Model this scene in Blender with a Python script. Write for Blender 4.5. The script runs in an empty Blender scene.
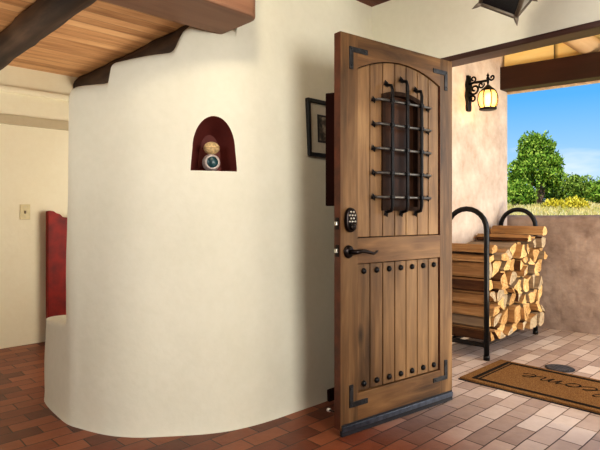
import bpy, bmesh, math, random
from mathutils import Vector, Matrix, noise as mnoise
random.seed(7)
C = bpy.context.scene.collection
PI = math.pi
# House axes: x runs along the entry wall, y runs outward through the doorway, origin = hinge corner on the floor.
CAMX, CAMY, CAMZ = 1.6231, -2.8307, 1.125
E1 = (0.69311, -0.72083); E2 = (0.72083, 0.69311)
def cam2house(X, Y):
    return (CAMX + X*E1[0] + Y*E1[1], CAMY + X*E2[0] + Y*E2[1])

# ------------------------------------------------------------------ helpers
def lin(c):
    return tuple(((x/255)/12.92 if x/255 <= 0.04045 else ((x/255+0.055)/1.055)**2.4) for x in c) + (1.0,)

class MB:
    def __init__(s): s.v=[]; s.f=[]; s.m=[]; s.sm=[]
    def add(s, vs, fs, mi=0, sm=False):
        o=len(s.v); s.v+= [tuple(v) for v in vs]
        for f in fs:
            s.f.append([o+i for i in f]); s.m.append(mi); s.sm.append(sm)
    def box(s, x0,x1,y0,y1,z0,z1, mi=0):
        vs=[(x0,y0,z0),(x1,y0,z0),(x1,y1,z0),(x0,y1,z0),(x0,y0,z1),(x1,y0,z1),(x1,y1,z1),(x0,y1,z1)]
        mis = mi if isinstance(mi,(list,tuple)) else [mi]*6     # bottom, top, -y, +x, +y, -x
        for f,k in zip([(0,3,2,1),(4,5,6,7),(0,1,5,4),(1,2,6,5),(2,3,7,6),(3,0,4,7)], mis):
            s.add([vs[i] for i in f],[(0,1,2,3)],k)
        return s
    def solidbox(s, x0,x1,y0,y1,z0,z1, mi=0):
        vs=[(x0,y0,z0),(x1,y0,z0),(x1,y1,z0),(x0,y1,z0),(x0,y0,z1),(x1,y0,z1),(x1,y1,z1),(x0,y1,z1)]
        s.add(vs,[(0,3,2,1),(4,5,6,7),(0,1,5,4),(1,2,6,5),(2,3,7,6),(3,0,4,7)],mi); return s
    def prism(s, poly, fn, t0, t1, mi=0, mend=None):
        """poly of (p,q); fn(p,q,t)->xyz"""
        n=len(poly); vs=[fn(p,q,t0) for p,q in poly]+[fn(p,q,t1) for p,q in poly]
        o=len(s.v); s.v+=[tuple(v) for v in vs]
        me = mi if mend is None else mend
        s.f.append([o+i for i in range(n)][::-1]); s.m.append(me); s.sm.append(False)
        s.f.append([o+n+i for i in range(n)]); s.m.append(me); s.sm.append(False)
        for i in range(n):
            j=(i+1)%n; s.f.append([o+i,o+j,o+n+j,o+n+i]); s.m.append(mi); s.sm.append(False)
        return s
    def tube(s, pts, r, seg=8, mi=0, closed=False, flat=1.0):
        pts=[Vector(p) for p in pts]; n=len(pts)
        rs = r if isinstance(r,(list,tuple)) else [r]*n
        up=None; rings=[]
        for i,p in enumerate(pts):
            if closed: t=(pts[(i+1)%n]-pts[i-1])
            else: t=(pts[min(i+1,n-1)]-pts[max(i-1,0)])
            t.normalize()
            if up is None:
                up=Vector((0,0,1)) if abs(t.z)<0.9 else Vector((1,0,0))
            a=up-t*up.dot(t)
            if a.length<1e-4: a=Vector((0,1,0))-t*t.y
            a.normalize(); b=t.cross(a); up=a
            rings.append([p+(a*math.cos(2*PI*k/seg)+b*math.sin(2*PI*k/seg)*flat)*rs[i] for k in range(seg)])
        vs=[v for ring in rings for v in ring]; fs=[]
        m = n if closed else n-1
        for i in range(m):
            j=(i+1)%n
            for k in range(seg):
                l=(k+1)%seg; fs.append((i*seg+k,i*seg+l,j*seg+l,j*seg+k))
        if not closed:
            fs.append(tuple(range(seg))[::-1]); fs.append(tuple((n-1)*seg+k for k in range(seg)))
        s.add(vs,fs,mi,True); return s
    def lathe(s, prof, c=(0,0,0), axis='z', seg=24, mi=0, sm=True):
        vs=[];n=len(prof)
        for (r,h) in prof:
            for k in range(seg):
                a=2*PI*k/seg; x,y=r*math.cos(a),r*math.sin(a)
                p={'z':(x,y,h),'y':(x,h,-y),'x':(h,x,y)}[axis]
                vs.append((c[0]+p[0],c[1]+p[1],c[2]+p[2]))
        fs=[]
        for i in range(n-1):
            for k in range(seg):
                l=(k+1)%seg; fs.append((i*seg+k,i*seg+l,(i+1)*seg+l,(i+1)*seg+k))
        fs.append(tuple(range(seg))[::-1]); fs.append(tuple((n-1)*seg+k for k in range(seg)))
        s.add(vs,fs,mi,sm); return s
    def build(s, name, mats, parent=None, bevel=0, loc=None, sharp=None, fix=True):
        me=bpy.data.meshes.new(name); me.from_pydata(s.v,[],s.f); me.update()
        for i,p in enumerate(me.polygons):
            p.material_index=s.m[i]; p.use_smooth=s.sm[i]
        for m in (mats if isinstance(mats,(list,tuple)) else [mats]): me.materials.append(m)
        if fix:
            bm=bmesh.new(); bm.from_mesh(me); bmesh.ops.recalc_face_normals(bm,faces=bm.faces[:]); bm.to_mesh(me); bm.free()
        if sharp: me.set_sharp_from_angle(angle=math.radians(sharp))
        o=bpy.data.objects.new(name,me); C.objects.link(o)
        if parent: o.parent=parent
        if loc: o.location=loc
        if bevel:
            b=o.modifiers.new('bevel','BEVEL'); b.width=bevel; b.segments=2; b.limit_method='ANGLE'; b.angle_limit=math.radians(40)
        return o

def tag(o, label=None, cat=None, group=None, kind=None):
    if label: o['label']=label
    if cat: o['category']=cat
    if group: o['group']=group
    if kind: o['kind']=kind
    return o
def empty(name, loc=(0,0,0), rz=0, parent=None):
    o=bpy.data.objects.new(name,None); o.empty_display_size=0.1; C.objects.link(o)
    o.location=loc; o.rotation_euler=(0,0,rz)
    if parent: o.parent=parent
    return o
def dup(o, parent, loc=None):
    c=o.copy(); C.objects.link(c); c.parent=parent
    if loc is not None: c.location=loc
    return c

# ------------------------------------------------------------------ materials
class NT:
    def __init__(s,name):
        s.mat=bpy.data.materials.new(name); s.mat.use_nodes=True
        s.t=s.mat.node_tree; s.t.nodes.clear()
        s.out=s.n('ShaderNodeOutputMaterial'); s.b=s.n('ShaderNodeBsdfPrincipled')
        s.l(s.b.outputs[0],s.out.inputs['Surface'])
    def n(s,t,**k):
        o=s.t.nodes.new(t)
        for a,v in k.items(): setattr(o,a,v)
        return o
    def l(s,a,b): s.t.links.new(a,b)
    def coord(s,scale=(1,1,1),rot=(0,0,0),which='Object'):
        tc=s.n('ShaderNodeTexCoord'); mp=s.n('ShaderNodeMapping')
        mp.inputs['Scale'].default_value=scale; mp.inputs['Rotation'].default_value=rot
        s.l(tc.outputs[which],mp.inputs[0]); return mp.outputs[0]
    def noise(s,vec,scale,detail=4,rough=0.55,dist=0):
        o=s.n('ShaderNodeTexNoise'); o.inputs['Scale'].default_value=scale; o.inputs['Detail'].default_value=detail
        o.inputs['Roughness'].default_value=rough; o.inputs['Distortion'].default_value=dist
        s.l(vec,o.inputs['Vector']); return o.outputs['Fac']
    def ramp(s,fac,stops):
        o=s.n('ShaderNodeValToRGB'); r=o.color_ramp
        while len(r.elements)<len(stops): r.elements.new(0.5)
        for e,(p,c) in zip(r.elements,stops): e.position=p; e.color=lin(c) if len(c)==3 else c
        s.l(fac,o.inputs[0]); return o.outputs[0]
    def mix(s,fac,a,b,mode='MIX'):
        o=s.n('ShaderNodeMix',data_type='RGBA',blend_type=mode)
        for sock,v in ((o.inputs[0],fac),(o.inputs[6],a),(o.inputs[7],b)):
            if hasattr(v,'is_linked'): s.l(v,sock)
            elif isinstance(v,(int,float)): sock.default_value=v
            else: sock.default_value=lin(v)
        return o.outputs[2]
    def bump(s,h,strength=0.3,dist=0.01):
        o=s.n('ShaderNodeBump'); o.inputs['Strength'].default_value=strength; o.inputs['Distance'].default_value=dist
        s.l(h,o.inputs['Height']); s.l(o.outputs[0],s.b.inputs['Normal'])
    def col(s,c):
        if hasattr(c,'is_linked'): s.l(c,s.b.inputs['Base Color'])
        else: s.b.inputs['Base Color'].default_value=lin(c)
    def set(s,rough=0.6,metal=0,spec=0.5,coat=0):
        s.b.inputs['Roughness'].default_value=rough; s.b.inputs['Metallic'].default_value=metal
        s.b.inputs['Specular IOR Level'].default_value=spec; s.b.inputs['Coat Weight'].default_value=coat
        return s.mat

def plain(name,c,rough=0.6,metal=0,spec=0.5,var=0.12,scale=30,bump=0.0):
    t=NT(name); v=t.coord(); f=t.noise(v,scale,3)
    d=tuple(max(0,x*(1-var)) for x in c); e=tuple(min(255,x*(1+var)) for x in c)
    t.col(t.ramp(f,[(0.3,d),(0.7,e)]))
    if bump: t.bump(f,bump,0.004)
    return t.set(rough,metal,spec)
def plaster(name,c1,c2,bs=0.25,rough=0.85,scale=1.6,fine=22):
    t=NT(name); v=t.coord(); big=t.noise(v,scale,5,0.6); sm=t.noise(v,fine,4,0.6)
    base=t.ramp(big,[(0.3,c1),(0.7,c2)])
    t.col(t.mix(0.25,base,t.ramp(sm,[(0.35,c1),(0.65,c2)])))
    m=t.n('ShaderNodeMath',operation='MULTIPLY_ADD'); t.l(t.noise(v,5,3),m.inputs[0]); m.inputs[1].default_value=3.0; t.l(sm,m.inputs[2])
    t.bump(m.outputs[0],bs,0.01); return t.set(rough,0,0.25)
def wood(name,dark,midc,light,axis='z',rough=0.5,scale=1.0,knots=True,bump=0.15):
    st={'z':(1,1,0.09),'x':(0.09,1,1),'y':(1,0.09,1)}[axis]
    t=NT(name)
    v=t.coord(tuple(x*scale for x in st)); g=t.noise(v,26,6,0.62,0.6)
    big=t.noise(t.coord(tuple(x*scale*(1 if x==1 else 3) for x in st)),3.2,3,0.5,0.4)
    c=t.ramp(g,[(0.28,dark),(0.5,midc),(0.74,light)])
    c=t.mix(0.55,c,t.ramp(big,[(0.36,dark),(0.5,midc),(0.64,light)]))
    if knots:
        vo=t.n('ShaderNodeTexVoronoi'); vo.inputs['Scale'].default_value=4.2
        k=tuple((0.42 if x!=1 else 1)*scale for x in st); t.l(t.coord(k),vo.inputs['Vector'])
        kr=t.ramp(vo.outputs['Distance'],[(0.04,(255,255,255)),(0.14,(0,0,0))])
        c=t.mix(kr,c,tuple(x*0.45 for x in dark))
    t.col(c); t.bump(g,bump,0.003); return t.set(rough,0,0.35)

M={}
M['plaster']=plaster('cream plaster',(220,217,197),(231,228,210),0.12)
M['plaster_left']=plaster('warm cream plaster',(232,220,186),(240,230,200),0.12)
M['ledge']=plaster('taupe plaster band',(188,172,140),(200,185,152),0.1)
M['adobe']=plaster('rough adobe stucco',(178,156,140),(216,200,186),0.7,0.9,4.5,16)
M['adobe_dark']=plaster('brown adobe stucco',(116,98,90),(168,150,140),0.8,0.9,3.6,12)
M['niche']=plaster('oxblood painted plaster',(98,48,44),(120,62,54),0.2,0.6)
M['iron']=plain('black iron',(26,25,26),0.42,0.6,0.5,0.2,40,0.1)
M['strap_iron']=plain('weathered grey iron',(52,52,54),0.5,0.6,0.5,0.25,30,0.1)
M['black_tube']=plain('black painted steel',(20,20,22),0.33,0.3,0.5,0.1)
M['bar_glint']=plain('highlight grey iron',(96,94,92),0.32,0.7,0.5,0.2,40)  # cross bars greyed from black, their highlights painted into the colour
M['bronze']=plain('dark bronze',(40,34,32),0.3,0.8,0.5,0.15)
M['nickel']=plain('worn nickel',(190,185,175),0.3,1.0)
M['alu']=plain('grey aluminium',(88,94,106),0.4,0.9)
M['rubber']=plain('dark rubber',(30,30,36),0.7)
M['white']=plain('white rubber',(230,228,222),0.6)
M['red']=plain('dark red paint',(126,26,10),0.6,0,0.4,0.18,8,0.1)
M['ivory']=plain('ivory plastic',(214,198,150),0.45,0,0.4,0.03)
M['door_v']=wood('knotty alder upright',(40,26,16),(104,76,48),(152,118,80),'z')
M['door_h']=wood('knotty alder level',(46,29,17),(110,79,49),(158,121,80),'x')
M['door_edge']=plain('dark stained edge',(86,48,30),0.5,0,0.4,0.2,12)
M['groove']=plain('shadowed groove wood',(40,26,18),0.8)
M['shutter']=wood('dark red brown wood',(26,11,8),(40,17,12),(54,24,17),'z',0.8,1,False)
for _n in M['shutter'].node_tree.nodes:
    if _n.type=='BSDF_PRINCIPLED': _n.inputs['Specular IOR Level'].default_value=0.08
M['beam']=wood('red brown timber',(104,72,54),(138,102,80),(164,128,104),'y',0.5,0.5,False)
M['head']=wood('dark brown trim',(50,32,26),(76,52,44),(104,78,68),'x',0.4,1,False)
M['viga']=wood('dark smoked log',(22,15,11),(58,42,31),(110,84,62),'x',0.7,0.6,True,0.5)
M['viga_pale']=wood('pale peeled log',(150,118,84),(190,156,116),(214,184,146),'y',0.7,0.6,True,0.3)
M['beam_dark']=wood('dark brown beam',(34,18,13),(54,29,21),(72,40,30),'x',0.5,0.6,False)
M['logside']=wood('split firewood side',(98,70,44),(162,124,84),(210,174,128),'x',0.8,1.5,False,0.5)
M['logside2']=wood('grey weathered firewood side',(92,78,66),(140,122,102),(178,158,132),'x',0.85,1.5,False,0.5)
M['bark']=wood('dark bark',(44,28,18),(84,54,34),(120,84,56),'x',0.9,1.8,False,0.8)
def cutend(name,a,b,c):
    t=NT(name); v=t.coord(); f=t.noise(v,38,4,0.6,0.8); t.col(t.ramp(f,[(0.3,a),(0.5,b),(0.7,c)])); t.bump(f,0.3,0.004); return t.set(0.85,0,0.2)
M['logend']=cutend('pale cut end',(166,124,74),(206,170,116),(226,196,146))
M['logend2']=cutend('tan cut end',(150,108,64),(188,148,98),(212,178,130))
M['logend3']=cutend('greyed cut end',(130,112,90),(172,152,124),(198,180,152))

def boards(name,c1,c2,c3,axis,width,rough=0.6,gap=(30,18,10)):
    """planks running along axis ('x' or 'y'), each its own tone, dark joints"""
    t=NT(name); tc=t.n('ShaderNodeTexCoord'); sx=t.n('ShaderNodeSeparateXYZ'); t.l(tc.outputs['Object'],sx.inputs[0])
    q=sx.outputs[1 if axis=='x' else 0]
    d=t.n('ShaderNodeMath',operation='DIVIDE'); t.l(q,d.inputs[0]); d.inputs[1].default_value=width
    fl=t.n('ShaderNodeMath',operation='FLOOR'); t.l(d.outputs[0],fl.inputs[0])
    fr=t.n('ShaderNodeMath',operation='FRACT'); t.l(d.outputs[0],fr.inputs[0])
    wn=t.n('ShaderNodeTexWhiteNoise',noise_dimensions='1D'); t.l(fl.outputs[0],wn.inputs['W'])
    st=(0.12,1,1) if axis=='x' else (1,0.12,1)
    g=t.noise(t.coord(st),30,5,0.6,0.5); g2=t.noise(t.coord(st),7,3,0.6,0.4)
    a=t.n('ShaderNodeMath',operation='MULTIPLY_ADD'); t.l(wn.outputs['Value'],a.inputs[0]); a.inputs[1].default_value=0.2
    h=t.n('ShaderNodeMath',operation='MULTIPLY_ADD'); t.l(g,h.inputs[0]); h.inputs[1].default_value=0.4
    h2=t.n('ShaderNodeMath',operation='MULTIPLY'); t.l(g2,h2.inputs[0]); h2.inputs[1].default_value=0.44
    t.l(h2.outputs[0],h.inputs[2]); t.l(h.outputs[0],a.inputs[2])
    c=t.ramp(a.outputs[0],[(0.3,c1),(0.52,c2),(0.75,c3)])
    k=t.ramp(fr.outputs[0],[(0.0,(255,255,255)),(0.05,(0,0,0))])
    t.col(t.mix(k,c,gap)); t.bump(t.ramp(fr.outputs[0],[(0.0,(0,0,0)),(0.06,(255,255,255))]),0.6,0.006)
    return t.set(rough,0,0.3)
M['boards_left']=boards('honey pine ceiling boards',(140,96,60),(190,142,96),(218,174,126),'y',0.105)
M['boards_entry']=boards('brown ceiling boards',(84,48,36),(116,72,56),(140,92,74),'y',0.14)
M['boards_porch']=boards('yellow pine porch boards',(234,200,130),(248,222,158),(252,234,180),'x',0.14)

def bricks(name,tones,daylit,mortar,rough,spec=0.5,bs=0.5):
    t=NT(name); v=t.coord((1,1,1),(0,0,PI/2))
    wob=t.n('ShaderNodeTexNoise'); wob.inputs['Scale'].default_value=5; t.l(v,wob.inputs['Vector'])
    ad=t.n('ShaderNodeMix',data_type='VECTOR'); ad.inputs[0].default_value=0.012; t.l(v,ad.inputs[4]); t.l(wob.outputs['Color'],ad.inputs[5])
    b=t.n('ShaderNodeTexBrick'); b.offset=0.5; b.inputs['Scale'].default_value=1
    b.inputs['Brick Width'].default_value=0.225; b.inputs['Row Height'].default_value=0.108
    b.inputs['Mortar Size'].default_value=0.0035; b.inputs['Mortar Smooth'].default_value=0.3; b.inputs['Bias'].default_value=0
    b.inputs['Color1'].default_value=(0,0,0,1); b.inputs['Color2'].default_value=(1,1,1,1); b.inputs['Mortar'].default_value=(0.5,0.5,0.5,1)
    t.l(ad.outputs[1],b.inputs['Vector'])
    n=t.noise(v,14,5,0.65); n2=t.noise(v,1.3,3)
    m=t.mix(0.35,b.outputs['Color'],n); m=t.mix(0.3,m,n2)
    c=t.ramp(m,list(zip((0.22,0.5,0.8),tones))); c2=t.ramp(m,list(zip((0.22,0.5,0.8),daylit)))
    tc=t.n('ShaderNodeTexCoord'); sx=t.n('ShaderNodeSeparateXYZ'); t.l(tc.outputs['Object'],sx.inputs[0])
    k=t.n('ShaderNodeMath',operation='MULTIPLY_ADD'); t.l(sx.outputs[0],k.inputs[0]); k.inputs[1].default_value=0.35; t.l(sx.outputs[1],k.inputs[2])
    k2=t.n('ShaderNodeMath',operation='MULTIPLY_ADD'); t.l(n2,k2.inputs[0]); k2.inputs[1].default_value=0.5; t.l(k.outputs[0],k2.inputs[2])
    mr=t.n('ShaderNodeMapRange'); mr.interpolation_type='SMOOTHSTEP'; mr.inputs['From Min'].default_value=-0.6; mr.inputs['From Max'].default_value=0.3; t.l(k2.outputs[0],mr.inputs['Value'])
    c=t.mix(mr.outputs[0],c,c2)  # bricks pale towards the doorway, daylight glare put into the colour
    t.col(t.mix(b.outputs['Fac'],c,mortar))
    inv=t.n('ShaderNodeMath',operation='MULTIPLY_ADD'); t.l(b.outputs['Fac'],inv.inputs[0]); inv.inputs[1].default_value=-1.5
    s=t.n('ShaderNodeMath',operation='MULTIPLY'); t.l(n,s.inputs[0]); s.inputs[1].default_value=0.5; t.l(s.outputs[0],inv.inputs[2])
    t.bump(inv.outputs[0],bs,0.008)
    return t.set(rough,0,spec)
RED=((78,40,26),(120,64,40),(154,94,62)); DAYLIT=((150,130,122),(186,168,160),(214,202,196))  # pale set: pinkish porch brick plus painted-in daylight glare
M['brick_in']=bricks('sealed red brick',RED,DAYLIT,(52,36,30),0.42,0.5)
M['brick_out']=bricks('dusty pink brick',RED,DAYLIT,(100,84,74),0.7,0.3)

# ------------------------------------------------------------------ floors and shell
def struct(o,label=None,cat=None): return tag(o,label,cat,None,'structure')
XL,XR,YB=-3.2,3.0,-5.6
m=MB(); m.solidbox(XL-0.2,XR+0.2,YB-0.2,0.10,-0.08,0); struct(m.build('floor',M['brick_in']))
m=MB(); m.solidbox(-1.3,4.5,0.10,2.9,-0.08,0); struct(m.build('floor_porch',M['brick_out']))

# left room wall with its plaster ledge and taupe band
m=MB(); m.solidbox(XL-0.2,XL,YB,0.0,0,2.36); struct(m.build('wall_left',M['plaster_left']))
m=MB()
prof=[(0,2.185),(0.028,2.178),(0.034,2.150),(0.030,2.138),(0,2.132)]
m.prism(prof,lambda p,q,t:(XL-0.001+p,t,q),YB,-0.02); struct(m.build('trim_1',M['plaster_left'],sharp=40))
m=MB(); m.prism([(0,1.95),(0.012,1.948),(0.016,1.87),(0,1.865)],lambda p,q,t:(XL-0.001+p,t,q),YB,-0.02); struct(m.build('trim_2',M['ledge']))

# entry wall: inside cream, outside adobe
def wallbox(m,x0,x1,z0,z1): m.box(x0,x1,0,0.12,z0,z1,[0,0,0,0,1,0])
m=MB(); wallbox(m,XL-0.2,-0.075,0,2.62); wallbox(m,0.97,XR+0.2,0,2.62); wallbox(m,-0.075,0.97,2.068,2.62)
struct(m.build('wall_entry',[M['plaster'],M['adobe']]))
m=MB(); m.solidbox(XR,XR+0.2,YB,0,0,2.62); struct(m.build('wall_right',M['plaster']))
m=MB(); m.solidbox(XL-0.2,XR+0.2,YB-0.2,YB,0,2.62); struct(m.build('wall_back',M['plaster']))
# ceilings
m=MB(); m.solidbox(XL-0.2,-0.74,YB-0.2,-0.001,2.36,2.42); struct(m.build('ceiling_left',M['boards_left']))
m=MB(); m.solidbox(-0.62,XR+0.2,YB-0.2,0.0,2.54,2.60); struct(m.build('ceiling_entry',M['boards_entry']))
m=MB(); m.solidbox(XL-0.2,XR+0.2,YB-0.2,0.12,2.70,2.80); struct(m.build('ceiling_roof',M['plaster']))
# door casing
m=MB(); m.solidbox(-0.1,1.0,-0.012,0.12,2.038,2.070)
m.solidbox(-0.12,-0.072,0.01,0.12,0,2.036); m.solidbox(0.955,1.0,0.0,0.12,0,2.036)
struct(m.build('trim_door_casing',M['head'],bevel=0.004))

# vigas of the left room
def log(name,x0,x1,y,z,r,mat,label,seed):
    rnd=random.Random(seed); n=26; pts=[];rs=[]
    for i in range(n):
        t=i/(n-1); pts.append((x0+(x1-x0)*t,y+rnd.uniform(-.006,.006),z+rnd.uniform(-.004,.004))); rs.append(r*(1+rnd.uniform(-.03,.03)))
    o=MB().tube(pts,rs,18).build(name,mat); return tag(o,label,'beam')
for i,(y,lab) in enumerate([(-2.64,'dark log ceiling beam behind the camera side of the plank ceiling'),(-1.797,'dark log beam crossing the pine ceiling at its outer corner'),(-0.965,'dark log beam tucked behind the stepped top of the curved wall')]):
    if i==0: continue
    tag(log('ceiling_beam',XL,-0.68,y,2.275,0.088,M['viga'],lab,i),None,None,'log beams under the pine ceiling')

# big header timber over the passage, rounded end on the wall
m=MB()
poly=[(-0.675,YB),(-0.335,YB),(-0.335,-1.28)]
for k in range(1,7):
    a=k/6*PI/2; poly.append((-0.335-0.07*(1-math.cos(a)),-1.28+0.07*math.sin(a)))
poly+=[(-0.675,-1.21)]
m.prism(poly,lambda p,q,t:(p,q,t),2.072,2.54)
tag(m.build('header_beam',M['beam'],bevel=0.012),'broad reddish-brown timber beam with rounded end resting on the curved wall','beam')

# ------------------------------------------------------------------ curved stepped wall with niche and low bench
ctrl=[(-1.29,-1.50),(-1.345,-1.56),(-1.375,-1.65),(-1.372,-1.72),(-1.34,-1.775),(-1.27,-1.80),(-1.20,-1.794),(-1.13,-1.773),(-1.053,-1.748),(-0.955,-1.708),(-0.869,-1.654),(-0.785,-1.575),(-0.668,-1.42),(-0.605,-1.32),(-0.562,-1.22),(-0.532,-1.10),(-0.521,-1.0),(-0.516,-0.814),(-0.513,-0.587),(-0.513,-0.30),(-0.513,0.0)]
def catmull(P,per):
    out=[]
    Q=[P[0]]+P+[P[-1]]
    for i in range(1,len(Q)-2):
        p0,p1,p2,p3=[Vector(q) for q in Q[i-1:i+3]]
        for k in range(per):
            t=k/per
            out.append(0.5*((2*p1)+(p2-p0)*t+(2*p0-5*p1+4*p2-p3)*t*t+(3*p1-p0-3*p2+p3)*t**3))
    out.append(Vector(P[-1])); return out
path=catmull(ctrl,14)
# resample evenly
def resample(P,step):
    out=[P[0].copy()]; acc=0
    for a,b in zip(P,P[1:]):
        L=(b-a).length
        while acc+L>=step:
            t=(step-acc)/L; a=a+(b-a)*t; out.append(a.copy()); L=(b-a).length; acc=0
        acc+=L
    out.append(P[-1].copy()); return out
path=resample(path,0.0125)
NS=len(path)
nrm=[]
for i in range(NS):
    t=path[min(i+3,NS-1)]-path[max(i-3,0)]; t.normalize(); nrm.append(Vector((t.y,-t.x)))   # outward, towards the entry
BAT=0.095
def uof(x,y):
    X=(x-CAMX)*E1[0]+(y-CAMY)*E2[0]; Y=(x-CAMX)*E1[1]+(y-CAMY)*E2[1]; return 300+520*X/Y
def topz(u):
    pts=[(60,1.795),(80,1.815),(108.8,1.818),(109.6,1.915),(112,1.922),(168,1.968),(171,1.974),(174,1.99),(178,2.04),(182.5,2.085),(190,2.12),(238,2.12),(242,2.62),(900,2.62)]
    if u<=pts[0][0]: return pts[0][1]
    for (a,b),(c,d) in zip(pts,pts[1:]):
        if u<=c: return b+(d-b)*(u-a)/(c-a)
    return 2.62
def sst(a,b,x):
    t=max(0,min(1,(x-a)/(b-a))); return t*t*(3-2*t)
LV=[0,0.015,0.05,0.1,0.16,0.22,0.28,0.34,0.40,0.44,0.465,0.485,0.50,0.51,0.518,0.53,0.56,0.62,0.70,0.8,0.9,1.0,1.1,1.2,1.3,1.4,1.5,1.6]
vs=[];NR=None
ends=[]
for i in range(NS):
    p=path[i]; nv=nrm[i]
    bp=p-nv*BAT*0.75
    u=uof(bp.x,bp.y); first=(p.x<-1.1 and p.y>-1.7 and u<140)
    h=topz(u) if not (p.x<-1.05) else topz(min(u,85))
    if p.y>-1.15: h=2.62
    zs=list(LV)+[1.6+(h-0.06-1.6)*k/7 for k in range(1,8)]
    tops=[(h-0.035,0.004),(h-0.018,0.012),(h-0.006,0.026),(h,0.05)]
    ring=[]
    w=1-sst(-1.38,-1.23,p.x)      # how much this station belongs to the bench
    for z in zs+[a for a,_ in tops]:
        off=0
        for a,b in tops:
            if z==a: off=b
        bat=BAT*min(1,z/2.4)*(0.30+0.70*sst(-1.35,-0.9,p.x))
        q=p-nv*(bat+off)
        s=0.40*w*(1-sst(0.485,0.522,z))*(1+0.03*math.sin(z*9))
        q=q+Vector((-s,0))
        d=mnoise.noise(Vector((q.x*2.2,q.y*2.2,z*1.7)))*0.008+mnoise.noise(Vector((q.x*7,q.y*7,z*6)))*0.002
        q=q+nv*d
        if z<0.03: q=q+nv*0.006*(1-z/0.03)
        ring.append((q.x,q.y,z))
    # inner face
    q=p-nv*0.30
    if p.x<-1.0: q=Vector((max(q.x,-1.30),min(max(q.y,-1.52),-1.48)))
    ring.append((q.x,q.y,h)); ring.append((q.x,q.y,0))
    NR=len(ring); vs+=ring
fs=[]
for i in range(NS-1):
    for j in range(NR):
        k=(j+1)%NR; fs.append((i*NR+j,i*NR+k,(i+1)*NR+k,(i+1)*NR+j))
fs.append(tuple(range(NR))); fs.append(tuple((NS-1)*NR+j for j in range(NR))[::-1])
m=MB(); m.add(vs,fs,0,True)
wall=m.build('wall_curved',[M['plaster'],M['niche']]); struct(wall,'cream plastered curved wall with stepped top, red niche and low end bench','wall')
# niche position
ni=min(range(NS),key=lambda i:abs(uof((path[i]-nrm[i]*0.055).x,(path[i]-nrm[i]*0.055).y)-215) if path[i].x>-1.0 else 9e9)
nn=nrm[ni]; NC=path[ni]-nn*0.055
# turn the niche axis a little towards the room
tn=Vector((-nn.y,nn.x))
def arch(w,z0,z1,n=20):
    """flat-footed arch outline, (t,z)"""
    zs=z0+(z1-z0)*0.40; pts=[(-w/2*1.0,z0),(w/2*1.0,z0),(w/2*0.965,z0+(z1-z0)*0.2)]
    for k in range(n+1):
        a=PI*k/n; pts.append((w/2*0.92*math.cos(a),zs+(z1-zs)*math.sin(a)**1.0))
    pts.append((-w/2*0.965,z0+(z1-z0)*0.2))
    return pts
NZ0,NZ1=1.345,1.632
def npt(t,z,d): # d = depth into the wall
    q=NC+tn*t-nn*d; return (q.x,q.y,z)
rings=[(arch(0.25,NZ0,NZ1+.006),-0.10),(arch(0.25,NZ0,NZ1+.006),-0.012),(arch(0.243,NZ0,NZ1),0.012),(arch(0.19,NZ0,NZ1-0.035),0.12),(arch(0.13,NZ0+0.0,NZ1-0.075),0.175)]
cv=[];cf=[];n0=len(rings[0][0])
for poly,d in rings: cv+=[npt(t,z,d) for t,z in poly]
for r in range(len(rings)-1):
    for k in range(n0):
        l=(k+1)%n0; cf.append((r*n0+k,r*n0+l,(r+1)*n0+l,(r+1)*n0+k))
cf.append(tuple(range(n0))[::-1]); cf.append(tuple((len(rings)-1)*n0+k for k in range(n0)))
cm=MB(); cm.add(cv,cf,0,True); cutter=cm.build('niche_cut',[M['niche']])
bo=wall.modifiers.new('niche','BOOLEAN'); bo.operation='DIFFERENCE'; bo.solver='EXACT'; bo.object=cutter; bo.material_mode='TRANSFER'
dg=bpy.context.evaluated_depsgraph_get(); nm=bpy.data.meshes.new_from_object(wall.evaluated_get(dg))
wall.modifiers.clear(); wall.data=nm; bpy.data.objects.remove(cutter)
nm.set_sharp_from_angle(angle=math.radians(38))
# dark wooden skirting piece between wall and door
m=MB(); m.solidbox(-0.507,-0.485,-0.56,-0.02,0,0.07); struct(m.build('baseboard_entry',M['shutter'],bevel=0.004))

# ornaments in the niche
def npos(t,z,d): return Vector(npt(t,z,d))
yaw=math.atan2(nn.x,-nn.y)
def lathe_prof_sphere(rx,rz,n=14): return [(max(0.0005,rx*math.sin(PI*k/n)),-rz*math.cos(PI*k/n)) for k in range(n+1)]
pot=empty('ceramic_pot',npt(-0.008,NZ0,0.06),yaw)
body=[(0.001,0.0)]+[(0.048*math.sin(a),0.047-0.047*math.cos(a)) for a in [PI*k/14 for k in range(1,14)]]+[(0.001,0.094)]
MB().lathe(body,(0,0,0),'z',24).build('body',plain('pale grey ceramic',(176,164,156),0.5,0,0.5,0.2,60),pot)
MB().lathe([(0.001,-0.049),(0.027,-0.049),(0.029,-0.046),(0.029,-0.02),(0.001,-0.02)],(0,0,0.047),'y',24).build('opening',plain('dark teal glaze',(30,66,70),0.3,0,0.5,0.25,50),pot)['label']='dark teal round opening'
ring=[(0.0335*math.cos(2*PI*k/24),-0.040,0.047+0.0335*math.sin(2*PI*k/24)) for k in range(24)]
MB().tube(ring,0.006,8,0,True).build('rim',plain('chalky rim',(190,178,170),0.6),pot)
tag(pot,'small round ceramic pot with dark teal opening, lower of the two in the niche','pot')
st=empty('stone_ball',npt(-0.006,NZ0+0.092,0.06),yaw)
MB().lathe([(r,z+0.033) for r,z in lathe_prof_sphere(0.043,0.034)],(0,0,0),'z',24).build('ball',plain('speckled cream stone',(202,176,130),0.7,0,0.3,0.2,90),st)
ring=[(0.0432*math.cos(2*PI*k/24),0.0432*math.sin(2*PI*k/24),0.033) for k in range(24)]
MB().tube(ring,0.0015,6,0,True).build('seam',plain('tan seam',(170,140,100),0.7),st)
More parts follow.
